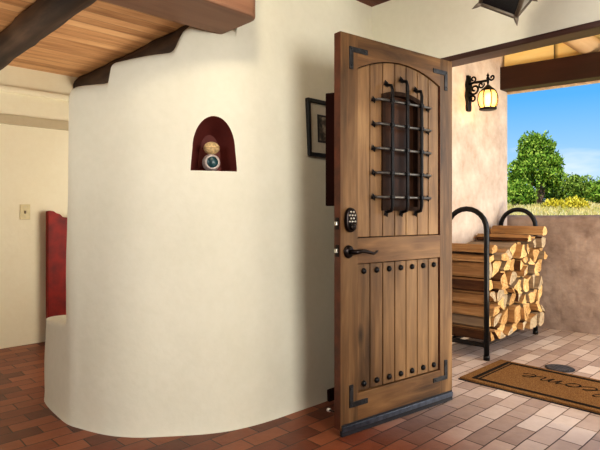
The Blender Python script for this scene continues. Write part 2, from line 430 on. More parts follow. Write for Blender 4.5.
tag(st,'flattened speckled cream ball resting on the teal-mouthed pot in the niche','ornament')

# ------------------------------------------------------------------ left room things
lx=XL
sw=empty('light_switch',(lx,-1.448,1.134))
MB().solidbox(0,0.007,-0.04,0.04,-0.065,0.065).build('plate',M['ivory'],sw,0.003)
MB().solidbox(0.0,0.018,-0.006,0.006,-0.014,0.010).build('toggle',plain('dark toggle',(120,104,80),0.5),sw,0.002)
for dz in (-0.042,0.042): MB().lathe([(0.003,0.006),(0.003,0.0085),(0.001,0.009)],(0,0,dz),'x',10).build('screw',M['nickel'],sw)
tag(sw,'ivory light switch plate on the cream wall left of the red panel','light switch')

rp=empty('wooden_panel',(-3.13,-1.294,0))
m=MB()
poly=[(0.0,0),(0.55,0),(0.55,1.085),(0.16,1.085),(0.125,1.09),(0.10,1.115),(0.07,1.125),(0.05,1.14),(0.02,1.146),(0.0,1.14)]
m.prism(poly,lambda p,q,t:(t,p,q),-0.03,0.03); m.build('board',M['red'],rp,0.006)
for q in (0.0,0.48): MB().solidbox(-0.045,0.045,q,q+0.05,0,0.05).build('foot',M['red'],rp,0.005)
tag(rp,'dark red painted wooden panel with notched top standing behind the plaster bench','panel')

# framed picture on the right flank of the curved wall
fr=empty('framed_picture',(-0.565,-0.666,1.464)); fr.rotation_euler=(0,-0.035,0)
W_,H_=0.30,0.345
m=MB()
m.solidbox(-0.012,0.018,0,0.022,0,H_); m.solidbox(-0.012,0.018,W_-0.022,W_,0,H_); m.solidbox(-0.012,0.018,0.022,W_-0.022,0,0.022); m.solidbox(-0.012,0.018,0.022,W_-0.022,H_-0.022,H_)
m.build('frame',plain('black frame',(34,32,32),0.4),fr,0.003)
MB().solidbox(-0.012,0.004,0.02,W_-0.02,0.02,H_-0.02).build('mat_board',plain('grey white mat',(206,200,184),0.7,0,0.3,0.03),fr)
m=MB(); a0,a1,b0,b1=0.10,W_-0.10,0.10,H_-0.10
m.solidbox(0.004,0.007,a0-0.012,a1+0.012,b0-0.012,b1+0.012); m.build('inner_frame',plain('dark inner line',(40,38,36),0.5),fr)
t=NT('brown photograph'); f=t.noise(t.coord(),22,4); t.col(t.ramp(f,[(0.35,(44,40,38)),(0.5,(96,86,74)),(0.65,(178,164,140))])); 
MB().solidbox(0.007,0.0085,a0,a1,b0,b1).build('picture',t.set(0.4),fr)
tag(fr,'small black-framed picture with pale mat hanging on the wall behind the door','picture')

# ------------------------------------------------------------------ the door
DA=math.atan2(0.99223,0.12444)
door=empty('door_1',(-0.1107,-0.8827,0),DA)
struct(door,'open knotty wooden entry door with iron window grille and black studs','door')
DW,TH=0.89,0.048; ZB,ZT=0.035,2.035
fy=lambda p,q,t:(p,t,q)     # outline in the door face, t = depth
def dpoly(poly,t0,t1,name,mat,parent=door,bevel=0.002):
    return MB().prism(poly,fy,t0,t1).build(name,mat,parent,bevel)
S0,S1=0.117,0.778
def archz(s): # upper panel arch
    c=(s-(S0+S1)/2)/((S1-S0)/2); return 1.87+0.078*(1-c*c)
def mstile(a,b,name):
    m=MB(); m.box(a,b,0,TH,ZB,ZT,[0,0,0,1,0,1]); return m.build(name,[M['door_v'],M['door_edge']],door)
mstile(0,S0,'stile'); mstile(S1,DW,'stile')
poly=[(S0,ZT),(S1,ZT)]+[(S1+(S0-S1)*k/24,archz(S1+(S0-S1)*k/24)) for k in range(25)]
poly=poly[::-1]
dpoly(poly,0.0,TH,'top_rail',M['door_h'],bevel=0)
dpoly([(S0,0.864),(S1,0.864),(S1,0.996),(S0,0.996)],0,TH,'lock_rail',M['door_h'],bevel=0.002)
dpoly([(S0,ZB),(S1,ZB),(S1,0.199),(S0,0.199)],0,TH,'bottom_rail',M['door_h'],bevel=0.002)
# planks
ED=[0.120,0.214,0.309,0.402,0.493,0.587,0.682,0.775]
WN=(0.309,0.587,1.150,1.752)
def wtop(s):
    c=(s-0.448)/0.139; return 1.752+0.026*(1-c*c)
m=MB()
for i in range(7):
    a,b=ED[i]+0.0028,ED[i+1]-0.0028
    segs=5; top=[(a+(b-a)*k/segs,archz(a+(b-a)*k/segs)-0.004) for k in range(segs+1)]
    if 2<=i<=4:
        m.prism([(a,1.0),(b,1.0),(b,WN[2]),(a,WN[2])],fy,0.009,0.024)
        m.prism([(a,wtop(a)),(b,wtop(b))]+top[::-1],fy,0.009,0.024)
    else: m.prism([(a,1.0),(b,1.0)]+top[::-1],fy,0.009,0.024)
m.build('upper_panel',wood('lit alder planks',(62,42,26),(132,100,66),(178,143,100),'z'),door,0.003)  # same alder made lighter, the stronger light up here painted in
m=MB()
for i in range(7): m.solidbox(ED[i]+0.0028,ED[i+1]-0.0028,0.009,0.024,0.203,0.860)
m.build('lower_panel',M['door_v'],door,0.003)
# backing behind the planks (dark joints)
m=MB(); m.solidbox(S0,WN[0],0.022,0.044,0.19,1.87); m.solidbox(WN[1],S1,0.022,0.044,0.19,1.87); m.solidbox(WN[0],WN[1],0.022,0.044,0.19,WN[2])
m.prism([(WN[0],1.752)]+[(WN[0]+(WN[1]-WN[0])*k/10,wtop(WN[0]+(WN[1]-WN[0])*k/10)) for k in range(1,10)]+[(WN[1],1.752),(WN[1],1.90),(WN[0],1.90)],fy,0.022,0.044)
m.prism([(S0,1.87),(S1,1.87)]+[(S1+(S0-S1)*k/16,archz(S1+(S0-S1)*k/16)+0.002) for k in range(1,16)],fy,0.030,0.044)
m.build('backing',M['groove'],door)
# window: frame, glass
m=MB()
def wout(off):
    pts=[(WN[0]-off,WN[2]-off),(WN[1]+off,WN[2]-off)]
    for k in range(13):
        s=WN[1]+off+(WN[0]-WN[1]-2*off)*k/12; c=(s-0.448)/(0.139+off); pts.append((s,1.752+off+0.026*(1-c*c)))
    return pts
def ringprism(m,o,i,t0,t1):
    n=len(o); vs=[fy(p,q,t0) for p,q in o]+[fy(p,q,t0) for p,q in i]+[fy(p,q,t1) for p,q in o]+[fy(p,q,t1) for p,q in i]; fs=[]
    for k in range(n):
        l=(k+1)%n
        fs+=[(k,l,n+l,n+k),(2*n+k,3*n+k,3*n+l,2*n+l),(k,2*n+k,2*n+l,l),(n+k,n+l,3*n+l,3*n+k)]
    m.add(vs,fs)
ringprism(m,wout(0.012),wout(-0.010),-0.002,0.046); m.build('window_frame',plain('dark brown window frame',(48,32,22),0.7,0,0.1),door)
t=NT('smoky brown glass'); f=t.noise(t.coord((1,1,0.3)),5,3); t.col(t.ramp(f,[(0.35,(38,24,16)),(0.65,(72,48,34))]))
t.set(0.3,0,0.06)
MB().prism(wout(-0.008),fy,0.030,0.034).build('glass',t.mat,door)
# grille
gr=empty('grille',(0,0,0),0,door)
oy=-0.045
def bent(p0,p1,p2,p3,r): return MB().tube([p0,((p0[0]*3+p1[0])/4,p1[1]*0.85,(p0[2]*3+p1[2])/4),p1,p2,((p3[0]*3+p2[0])/4,p2[1]*0.85,(p3[2]*3+p2[2])/4),p3],r,8)
vx=[0.326,0.444,0.562]; vtop=[1.812,1.85,1.812]
for s,zt in zip(vx,vtop): bent((s,0,zt),(s,oy,zt-0.035),(s,oy,1.165),(s,0,1.128),0.0088).build('upright_bar',M['iron'],gr)
hz=[1.722,1.594,1.465,1.337,1.209]
for z in hz: bent((0.236,0,z),(0.262,oy+0.012,z),(0.636,oy+0.012,z),(0.662,0,z),0.0075).build('cross_bar',M['bar_glint'],gr)
# star rosettes
def rosette():
    m=MB(); vs=[(0,-0.014,0)]; n=8
    for k in range(n):
        a=2*PI*k/n+PI/8; r=0.022 if k%2==0 else 0.013; vs.append((r*math.cos(a),-0.001,r*math.sin(a)))
    m.add(vs,[(0,1+(k+1)%n,1+k) for k in range(n)]+[tuple(range(1,n+1))]); return m
r0=None
for p in [(s,0,z+0.008) for s,z in zip(vx,vtop)]+[(s,0,1.122) for s in vx]+[(0.232,0,z) for z in hz]+[(0.666,0,z) for z in hz]:
    if r0 is None: r0=rosette().build('rosette',M['iron'],gr,loc=p)
    else: dup(r0,gr,p)
# collars where bars cross
c0=None
for s in vx:
    for z in hz:
        if c0 is None: c0=MB().solidbox(-0.011,0.011,-0.010,0.014,-0.010,0.010).build('collar',M['iron'],gr,0.003,(s,oy,z))
        else: dup(c0,gr,(s,oy,z))
# clavos
s0=None
for i in range(7):
    s=(ED[i]+ED[i+1])/2
    for z in (0.823,0.238):
        p=(s,0.009,z)
        if s0 is None: s0=MB().lathe([(0.016,0.0),(0.0155,-0.005),(0.011,-0.012),(0.004,-0.0155),(0.0005,-0.016)],(0,0,0),'y',14).build('stud',M['iron'],door,loc=p)
        else: dup(s0,door,p)
# corner straps
def strap(cx,cz,sx,sz,lx=0.128,lz=0.115,w=0.026):
    poly=[(0,0),(lx,0),(lx,w),(w,w),(w,lz),(0,lz)]
    poly=[(cx+sx*p,cz+sz*q) for p,q in poly]
    m=MB(); m.prism(poly,fy,-0.005,0.002)
    for p,q in ((lx-0.02,w/2),(w/2,lz-0.02),(w/2,w/2)): m.lathe([(0.006,-0.005),(0.005,-0.008),(0.0005,-0.009)],(cx+sx*p,0,cz+sz*q),'y',10)
    return m.build('corner_strap',M['strap_iron'],door,0.0015)
strap(0.058,1.972,1,-1); strap(0.842,1.968,-1,-1); strap(0.058,0.136,1,1); strap(0.842,0.136,-1,1)
# keypad deadbolt
kp=empty('keypad_lock',(0.056,0,1.090),0,door)
def ell(rx,rz,n=28,pw=1.0): return [(rx*math.cos(2*PI*k/n),rz*math.copysign(abs(math.sin(2*PI*k/n))**0.8,math.sin(2*PI*k/n))) for k in range(n)]
MB().prism(ell(0.036,0.062),fy,-0.026,0).build('housing',M['bronze'],kp,0.008)
b0=None
for r,(n_,z) in enumerate([(2,0.040),(3,0.024),(2,0.008),(3,-0.008)]):
    for k in range(n_):
        p=((k-(n_-1)/2)*0.018,-0.026,z)
        if b0 is None: b0=MB().lathe([(0.0062,0.002),(0.0062,-0.003),(0.003,-0.005),(0.0005,-0.005)],(0,0,0),'y',12).build('button',M['nickel'],kp,loc=p)
        else: dup(b0,kp,p)
MB().lathe([(0.017,0.0),(0.017,-0.012),(0.012,-0.016),(0.0005,-0.016)],(0,-0.026,-0.036),'y',18).build('key_cylinder',M['bronze'],kp)
# lever
lv=empty('lever_handle',(0.052,0,0.929),0,door)
MB().lathe([(0.033,0.0),(0.033,-0.006),(0.026,-0.013),(0.014,-0.018),(0.0005,-0.019)],(0,0,0),'y',24).build('rose',M['bronze'],lv)
pts=[(0,-0.012,0),(0,-0.045,0),(0.012,-0.055,0.001),(0.04,-0.056,0.004),(0.07,-0.055,0.002),(0.10,-0.054,-0.006),(0.125,-0.053,-0.011),(0.148,-0.052,-0.004),(0.158,-0.051,0.002)]
MB().tube(pts,[0.013,0.012,0.0125,0.011,0.0095,0.0085,0.008,0.0065,0.003],10).build('lever',M['bronze'],lv)
# latch plates on the edge
for z,nm in ((1.072,'deadbolt'),(0.935,'latch_bolt')):
    q=empty(nm,(0,0.024,z),0,door)
    MB().solidbox(-0.002,0.001,-0.013,0.013,-0.03,0.03).build('face_plate',M['bronze'],q)
    MB().prism([(-0.009,-0.011),(0.009,-0.011),(0.009,0.011),(-0.009,0.011)],lambda p,k,t:(t,p,k),-0.014,0.0).build('bolt',M['nickel'],q,0.003)
# sweep
sp=empty('door_sweep',(0,0,0),0,door)
MB().solidbox(0.006,DW-0.004,-0.010,0.001,0.026,0.052).build('holder',M['alu'],sp,0.002)
MB().solidbox(0.006,DW-0.004,-0.007,0.012,0.003,0.028).build('rubber_strip',M['rubber'],sp,0.001)
MB().solidbox(0.006,DW-0.004,-0.004,0.002,0.052,0.060).build('top_strip',M['rubber'],sp,0.001)
# back-side shutter of the little window, swung open
sh=empty('window_shutter',(0.30,TH+0.004,0),math.atan2(0.25,-0.15),door)
MB().solidbox(0,0.29,-0.022,0.0,1.165,1.80).build('shutter_board',M['shutter'],sh,0.004)
for z in (1.28,1.68): MB().tube([(0,0.004,z-0.035),(0,0.004,z+0.035)],0.007,10).build('shutter_hinge',M['iron'],sh)
# hinges and stop
for z in (0.25,1.02,1.80):
    MB().tube([(DW-0.002,TH+0.006,z-0.05),(DW-0.002,TH+0.006,z+0.05)],0.009,12).build('hinge',M['bronze'],door)
ds=empty('door_stop',(0.045,TH,0.095),0,door)
MB().tube([(0,0,0),(0,0.05,-0.004),(0,0.09,-0.008)],0.005,10).build('stop_rod',M['bronze'],ds)
MB().tube([(0,0.088,-0.008),(0,0.104,-0.010)],0.010,12).build('rubber_tip',M['white'],ds)['label']='white rubber tip'

# ------------------------------------------------------------------ porch
m=MB()
PX=-0.69
# flank wall with rounded outer end
poly=[(-1.3,0.12),(PX,0.12),(PX-0.004,1.2),(PX,2.25)]
for k in range(1,7):
    a=k/6*PI/2; poly.append((PX-0.10*(1-math.cos(a)),2.25+0.10*math.sin(a)))
poly+=[(-1.3,2.35)]
m.prism(poly,lambda p,q,t:(p,q,t),0,2.73); struct(m.build('wall_porch_side',M['adobe'],bevel=0.0))
# low parapet
ld=Vector((0.985,0.172)); ld.normalize(); ln=Vector((-ld.y,ld.x)); p0=Vector((-0.75,2.34))
prof=[(0,0),(0,1.03),(0.02,1.075),(0.06,1.098),(0.14,1.105),(0.22,1.098),(0.27,1.07),(0.29,1.02),(0.29,0)]
m=MB(); n=40; vs=[]
for i in range(n+1):
    s=4.6*i/n
    for (d,z) in prof:
        dd=mnoise.noise(Vector((s*2,z*2,3)))*0.012; q=p0+ld*s+ln*(d+(dd if d<0.2 else -dd)); vs.append((q.x,q.y,z+(mnoise.noise(Vector((s*1.5,9,3)))*0.008 if z>1 else 0)))
k=len(prof); fs=[]
for i in range(n):
    for j in range(k): fs.append((i*k+j,i*k+(j+1)%k,(i+1)*k+(j+1)%k,(i+1)*k+j))
fs.append(tuple(range(k))); fs.append(tuple(n*k+j for j in range(k))[::-1])
m.add(vs,fs,0,True); struct(m.build('wall_porch_parapet',M['adobe_dark'],sharp=60))
# dark lintel beam on the same line
bang=math.atan2(ld.y,ld.x)
bm_=empty('porch_beam',(PX-0.02,2.11,2.332),bang)
MB().solidbox(0,4.5,0,0.20,0,0.222).build('timber',M['beam_dark'],bm_,0.008)
MB().solidbox(0.012,4.5,0.150,0.212,-0.012,0.0).build('under_board',plain('pale underside board',(206,178,150),0.7),bm_)
tag(bm_,'dark brown square porch beam over the low adobe wall','beam')
for x,lab in ((0.035,'pale round log rafter above the porch beam, between door and sky'),(0.95,'pale round log rafter toward the far side of the porch ceiling'),(-0.80,'x')):
    if x<-0.5: continue
    rnd=random.Random(int(x*100)); pts=[(x+rnd.uniform(-.004,.004),0.12+2.55*i/16,2.646) for i in range(17)]
    tag(MB().tube(pts,[0.088*(1+rnd.uniform(-.03,.03)) for _ in pts],16).build('porch_rafter',M['viga_pale']),lab,'beam','round rafters of the porch')
m=MB(); m.solidbox(-1.3,4.5,0.12,2.75,2.73,2.80); struct(m.build('ceiling_porch',M['boards_porch']))
# fascia boards between rafters on the beam
m=MB(); m.prism([(0.02,2.556),(0.72,2.556),(0.64,2.73),(0.02,2.73)],lambda p,q,t:(PX+p,2.16+p*0.175+t,q),0,0.03)
struct(m.build('trim_porch_fascia',M['boards_porch']))

# drain
dr=empty('floor_drain',(0.215,1.13,0))
m=MB(); m.lathe([(0.001,0.001),(0.097,0.001),(0.099,0.004),(0.095,0.006),(0.086,0.0045),(0.001,0.002)],(0,0,0),'z',36); m.build('rim',plain('dark grey iron drain',(58,60,66),0.5,0.6),dr)
m=MB()
for i in range(-6,7):
    y=i*0.013; w=math.sqrt(max(0,0.086**2-y*y))
    if w>0.01: m.solidbox(-w,w,y-0.004,y+0.004,0.002,0.008)
for i in range(-3,4):
    x=i*0.025; w=math.sqrt(max(0,0.086**2-x*x)); m.solidbox(x-0.003,x+0.003,-w,w,0.002,0.0075)
m.build('grate',plain('grey iron bars',(96,100,108),0.45,0.6),dr)
tag(dr,'round dark iron floor drain set in the porch bricks behind the doormat','drain')

# doormat
mt=empty('doormat',(-0.165,0.385,0),math.radians(0.0)); ML,MD=1.42,0.615
t=NT('coir pile'); f=t.noise(t.coord(),160,3,0.7); t.col(t.ramp(f,[(0.3,(84,58,34)),(0.5,(128,94,58)),(0.72,(160,124,84))])); t.bump(f,0.9,0.006); coir=t.set(1.0,0,0.1)
t=NT('black coir'); f=t.noise(t.coord(),160,3,0.7); t.col(t.ramp(f,[(0.3,(16,14,13)),(0.7,(52,44,38))])); t.bump(f,0.9,0.006); bcoir=t.set(1.0,0,0.1)
MB().solidbox(0,ML,0,MD,0.0,0.017).build('pile',coir,mt,0.005)
m=MB()
def border(m,o,w,z):
    e=o*0.55
    m.solidbox(o,ML-o,e,e+w,0.012,z); m.solidbox(o,ML-o,MD-e-w,MD-e,0.012,z); m.solidbox(o,o+w,e+w,MD-e-w,0.012,z); m.solidbox(ML-o-w,ML-o,e+w,MD-e-w,0.012,z)
border(m,0.068,0.026,0.0185); border(m,0.108,0.010,0.0185); m.build('border',bcoir,mt)
m=MB(); m.solidbox(-0.006,ML+0.006,-0.006,MD+0.006,0,0.006); m.build('rubber_edge',M['rubber'],mt)
# script "Welcome", read from outside
strokes={
 'W':[[(0,1.0),(0.10,1.05),(0.16,0.9),(0.26,0.05),(0.34,0.2),(0.52,0.95),(0.60,0.2),(0.68,0.05),(0.82,0.4),(0.95,1.0),(1.05,1.08),(1.1,0.95)]],
 'e':[[(-0.05,0.1),(0.15,0.28),(0.36,0.45),(0.34,0.56),(0.2,0.55),(0.1,0.35),(0.14,0.08),(0.28,0.02),(0.42,0.1),(0.5,0.2)]],
 'l':[[(-0.05,0.15),(0.18,0.5),(0.34,0.95),(0.26,1.1),(0.15,0.9),(0.12,0.3),(0.2,0.03),(0.36,0.12),(0.42,0.2)]],
 'c':[[(-0.05,0.18),(0.08,0.3),(0.36,0.5),(0.24,0.57),(0.1,0.35),(0.14,0.06),(0.3,0.02),(0.48,0.2)]],
 'o':[[(-0.02,0.2),(0.06,0.3),(0.2,0.56),(0.38,0.5),(0.42,0.25),(0.28,0.02),(0.12,0.08),(0.08,0.32),(0.2,0.52),(0.36,0.48),(0.56,0.45)]],
 'm':[[(0,0.4),(0.1,0.55),(0.12,0.02),(0.2,0.4),(0.3,0.56),(0.36,0.4),(0.36,0.02),(0.44,0.4),(0.54,0.56),(0.6,0.4),(0.6,0.1),(0.68,0.04),(0.78,0.18)]]}
adv={'W':1.12,'e':0.5,'l':0.42,'c':0.48,'o':0.56,'m':0.78}
m=MB(); size=0.155; pen=0; base_x=1.175; base_y=0.412
word='Welcome'; total=sum(adv[c] for c in word)
sc=0.90/(total*size)      # stretch along the mat
for ch in word:
    for s_ in strokes[ch]:
        P=catmull([Vector(p) for p in s_],6)
        pts=[(base_x-(pen+p.x+0.12*p.y)*size*sc,base_y-p.y*size,0.018) for p in P]
        wd=[0.004+0.0035*abs(math.sin(i*0.28)) for i in range(len(pts))]
        m.tube(pts,wd,6)
    pen+=adv[ch]
for i in range(len(m.v)):
    x,y,z=m.v[i]; m.v[i]=(x,y,0.0172+max(0,(z-0.018))*0.25)
m.build('lettering',bcoir,mt)['label']='black script word Welcome'
tag(mt,'brown coir doormat with black border and script Welcome, lying outside the doorway','doormat')

# ------------------------------------------------------------------ firewood rack
RA=math.atan2(0.089,1.141)
rk=empty('firewood_rack',(-0.254,0.954,0),RA); RL=1.145; RW=0.32
def hoop(y):
    r=RW/2; pts=[(0,y,0.0),(0,y,0.5),(0,y,1.158-r)]
    for k in range(1,12):
        a=PI*k/12; pts.append((-r+r*math.cos(a),y,1.158-r+r*math.sin(a)))
    pts+=[(-RW,y,1.158-r),(-RW,y,0.5),(-RW,y,0.0)]
    return MB().tube(pts,0.0205,12).build('hoop',M['black_tube'],rk)
hoop(0); hoop(RL)
for x in (-0.03,-RW+0.03): MB().solidbox(x-0.016,x+0.016,0,RL,0.095,0.127).build('base_rail',M['black_tube'],rk,0.004)
for y in (0,RL): MB().solidbox(-RW,0,y-0.014,y+0.014,0.095,0.127).build('cross_bar',M['black_tube'],rk,0.003)
for y in (0,RL):
    for x in (0,-RW): MB().lathe([(0.024,0.0),(0.024,0.03),(0.021,0.035),(0.001,0.035)],(x,y,0),'z',14).build('foot_cap',M['black_tube'],rk)
tag(rk,'black tubular steel firewood rack with two arched hoops, loaded with split logs','log rack')

# logs: a jittered lattice of cells, each cell one split log
rnd=random.Random(21)
NYc,NZc=8,7
y0,y1=0.045,RL-0.045
def heights(fy_): return 0.80+0.13*fy_
G={}
for j in range(NZc+1):
    for i in range(NYc+1):
        fyv=i/NYc; H0=heights(fyv)-0.128
        y=y0+(y1-y0)*fyv; z=0.129+H0*j/NZc
        if 0<i<NYc: y+=rnd.uniform(-0.040,0.040)
        if 0<j<NZc: z+=rnd.uniform(-0.032,0.032)
        if j==NZc: z+=rnd.uniform(-0.03,0.018)
        G[i,j]=(y,z)
def shrink(poly,g=0.005):
    cy=sum(p[0] for p in poly)/len(poly); cz=sum(p[1] for p in poly)/len(poly); out=[]
    for y,z in poly:
        d=math.hypot(y-cy,z-cz); out.append((y+(cy-y)*g/d,z+(cz-z)*g/d))
    return out
ordn=['bottom','second','third','fourth','fifth','sixth','seventh','eighth','ninth','tenth','eleventh','twelfth','thirteenth','fourteenth','fifteenth','sixteenth','seventeenth','eighteenth']
def makelog(poly,label,x0,x1,mats):
    n=len(poly); rich=[]
    cy=sum(p[0] for p in poly)/n; cz=sum(p[1] for p in poly)/n
    for k in range(n):
        a,b=poly[k],poly[(k+1)%n]; L=math.hypot(b[0]-a[0],b[1]-a[1])
        ca=0.16
        for t in (ca,0.5,1-ca):
            p=(a[0]+(b[0]-a[0])*t,a[1]+(b[1]-a[1])*t); g=rnd.uniform(0,0.05) if t==0.5 else 0.0
            rich.append((p[0]+(cy-p[0])*g,p[1]+(cz-p[1])*g))
    m=MB(); segs=5; vs=[]; N=len(rich)
    tw=rnd.uniform(-0.012,0.012)
    for s in range(segs+1):
        t=s/segs; x=x0+(x1-x0)*t
        for (y,z) in rich:
            j=0.0 if s in (0,segs) else rnd.uniform(-0.001,0.001)
            g=0.02*math.sin(PI*t)
            ex=rnd.uniform(-0.006,0.006) if s in (0,segs) else 0
            vs.append((x+ex+tw*(z-cz)*8*(1 if s==segs else 0),y+(cy-y)*g+j,z+(cz-z)*g+j))
    barkside=rnd.randrange(n) if rnd.random()<0.4 else -1
    for s in range(segs):
        for k in range(N):
            l=(k+1)%N
            m.add([vs[s*N+k],vs[s*N+l],vs[(s+1)*N+l],vs[(s+1)*N+k]],[(0,1,2,3)],2 if k//3==barkside else 0)
    m.add([vs[k] for k in range(N)],[tuple(range(N))[::-1]],1); m.add([vs[segs*N+k] for k in range(N)],[tuple(range(N))],1)
    me=m
    o=me.build('split_log',mats)
    # origin at the log's own base
    zmin=min(v.co.z for v in o.data.vertices); o.data.transform(Matrix.Translation((-(x0+x1)/2,-cy,-zmin)))
    loc=Matrix.Rotation(RA,4,'Z')@Vector(((x0+x1)/2,cy,zmin)); o.location=(loc.x-0.254,loc.y+0.954,loc.z); o.rotation_euler=(0,0,RA)
    bmh=bmesh.new(); bmh.from_mesh(o.data); bmesh.ops.remove_doubles(bmh,verts=bmh.verts[:],dist=1e-5); bmesh.ops.recalc_face_normals(bmh,faces=bmh.faces[:]); bmh.to_mesh(o.data); bmh.free()
    return tag(o,label,'log','split firewood logs in the black rack')
for j in range(NZc):
    cnt=0; 
    for i in range(NYc):
        q=[G[i,j],G[i+1,j],G[i+1,j+1],G[i,j+1]]
        cells=[q]
        r=rnd.random()
        if r<0.55: cells=[[q[0],q[1],q[2]],[q[0],q[2],q[3]]] if rnd.random()<0.5 else [[q[0],q[1],q[3]],[q[1],q[2],q[3]]]
        for c in cells:
            cnt+=1
            sidem=rnd.choice([M['logside'],M['logside'],M['logside2']]); endm=rnd.choice([M['logend'],M['logend'],M['logend2'],M['logend3']])
            xe=0.005+0.085*i/(NYc-1)+rnd.uniform(-0.045,0.040); xs=-RW-0.055+rnd.uniform(-0.01,0.01)
            row='bottom layer' if j==0 else ('top layer' if j==NZc-1 else ordn[j]+' layer from the bottom')
            pos='nearest the front hoop' if cnt==1 else ordn[cnt-1]+' from the front hoop'
            makelog(shrink(c),'split log in the rack, '+row+', '+pos,xs,xe,[sidem,endm,M['bark']])
# loose logs on top
def top_log(yc,w,hgt,label,sidem,endm,xs,xe):
    z=0
    for i in range(NYc):
        for (yy,zz) in (G[i,NZc],G[i+1,NZc]):
            if abs(yy-yc)<w/2+0.05: z=max(z,zz)
    z+=0.006; poly=[(yc-w/2,z),(yc+w/2,z),(yc+w*0.42,z+hgt*0.75),(yc-0.1*w,z+hgt),(yc-w*0.45,z+hgt*0.6)]
    return makelog(poly,label,xs,xe,[sidem,endm,M['bark']])
top_log(0.98,0.125,0.085,'longest split log lying across the top of the pile by the rear hoop',M['logside'],M['logend'],-0.33,0.13)
top_log(0.70,0.09,0.06,'thin split log on top of the pile in front of the rear hoop log',M['logside'],M['logend'],-0.36,0.09)
top_log(0.16,0.11,0.07,'flat split log on top of the pile beside the front hoop',M['logside'],M['logend2'],-0.36,0.0)

# ------------------------------------------------------------------ wall lantern on the porch
sc_=empty('wall_lantern',(PX,1.478,2.107))
IR=M['iron']
m=MB(); outl=[]
for k in range(25):
    t=k/24; z=-0.075+0.32*t; w=0.026+0.020*math.sin(PI*t)+0.006*math.sin(6*PI*t); outl.append((w,z))
poly=[(w,z) for w,z in outl]+[(-w,z) for w,z in outl[::-1]]
m.prism(poly,lambda p,q,t:(t,p,q),-0.012,0.018); m.build('back_plate',IR,sc_,0.003)
def spiral(cx,cz,r0,r1,a0,a1,n=22): return [(cx+(r0+(r1-r0)*k/n)*math.cos(a0+(a1-a0)*k/n),0,cz+(r0+(r1-r0)*k/n)*math.sin(a0+(a1-a0)*k/n)) for k in range(n+1)]
MB().tube([(0.0,0,0.165),(0.06,0,0.175),(0.12,0,0.17),(0.188,0,0.17)],0.012,8).build('arm',IR,sc_)
for args,r in (((0.062,0.115,0.052,0.010,PI*0.9,PI*3.6),0.0095),((0.045,0.030,0.036,0.008,PI*1.2,-PI*1.4),0.009),((0.125,0.142,0.030,0.007,PI*0.1,-PI*2.2),0.008),((0.05,0.205,0.030,0.007,PI*1.4,PI*3.6),0.008),((0.225,0.190,0.026,0.006,-PI*0.9,PI*1.2),0.008)):
    MB().tube(spiral(*args),r,6).build('scroll',IR,sc_)
X0=0.188
m=MB(); m.lathe([(0.005,0.13),(0.012,0.16),(0.009,0.175),(0.016,0.19),(0.008,0.202),(0.013,0.214),(0.004,0.228),(0.0005,0.24)],(X0,0,0),'z',14); m.build('finial',IR,sc_)
MB().lathe([(0.058,0.078),(0.060,0.084),(0.052,0.096),(0.030,0.112),(0.014,0.130),(0.001,0.132)],(X0,0,0),'z',22).build('cap',IR,sc_)
globe=[(0.001,-0.070),(0.062,-0.070),(0.078,-0.04),(0.084,0.0),(0.080,0.04),(0.066,0.070),(0.050,0.082),(0.001,0.084)]
t=NT('lit amber glass'); lw_=t.n('ShaderNodeLayerWeight'); lw_.inputs[0].default_value=0.35
c=t.ramp(lw_.outputs['Facing'],[(0.0,(255,232,150)),(0.6,(255,200,90)),(1.0,(226,130,30))])
t.l(c,t.b.inputs['Emission Color']); t.b.inputs['Emission Strength'].default_value=0.95; t.b.inputs['Alpha'].default_value=0.78; t.col((200,160,90))
MB().lathe(globe,(X0,0,0),'z',28).build('glass_globe',t.set(0.3),sc_)['label']='glowing amber glass'
for k in range(8):
    a=2*PI*k/8; MB().tube([(X0+(r+0.003)*math.cos(a),(r+0.003)*math.sin(a),z) for r,z in globe[1:-1]],0.0048,6).build('cage_rib',IR,sc_)
MB().lathe([(0.058,-0.088),(0.072,-0.084),(0.074,-0.072),(0.060,-0.068),(0.001,-0.068)],(X0,0,0),'z',24).build('base_ring',IR,sc_)
tag(sc_,'lit black iron scroll lantern with amber globe on the porch wall','wall lantern')

# ------------------------------------------------------------------ hanging cube lantern
def cv(v): return Vector((v[0]*E1[0]+v[1]*E1[1], v[0]*E2[0]+v[1]*E2[1], v[2]))
r1=cv((-0.150,0.07,0.092)).normalized()*0.18; r3=cv((-0.015,-0.158,0.114)).normalized(); r3=(r3-r1.normalized()*r3.dot(r1.normalized())).normalized()*0.18
r2=r1.cross(r3).normalized()*0.18
if r2.z<0: r2=-r2
hx,hy=cam2house(0.997,2.40); base=Vector((hx,hy,2.030))
hl=empty('hanging_lantern',base)
V={}
for a in (0,1):
    for b in (0,1):
        for c in (0,1): V[a,b,c]=r1*a+r2*b+r3*c
m=MB()
for k,p in V.items():
    for ax in range(3):
        if k[ax]==0:
            q=list(k); q[ax]=1; m.tube([p,V[tuple(q)]],0.0105,6)
tin=plain('grey tin',(112,102,90),0.5,0.5)
m.build('frame',tin,hl,0)
cen=(r1+r2+r3)/2
glass=NT('dark smoked pane'); glass.col((16,17,24)); glass.set(0.15,0,0.5)
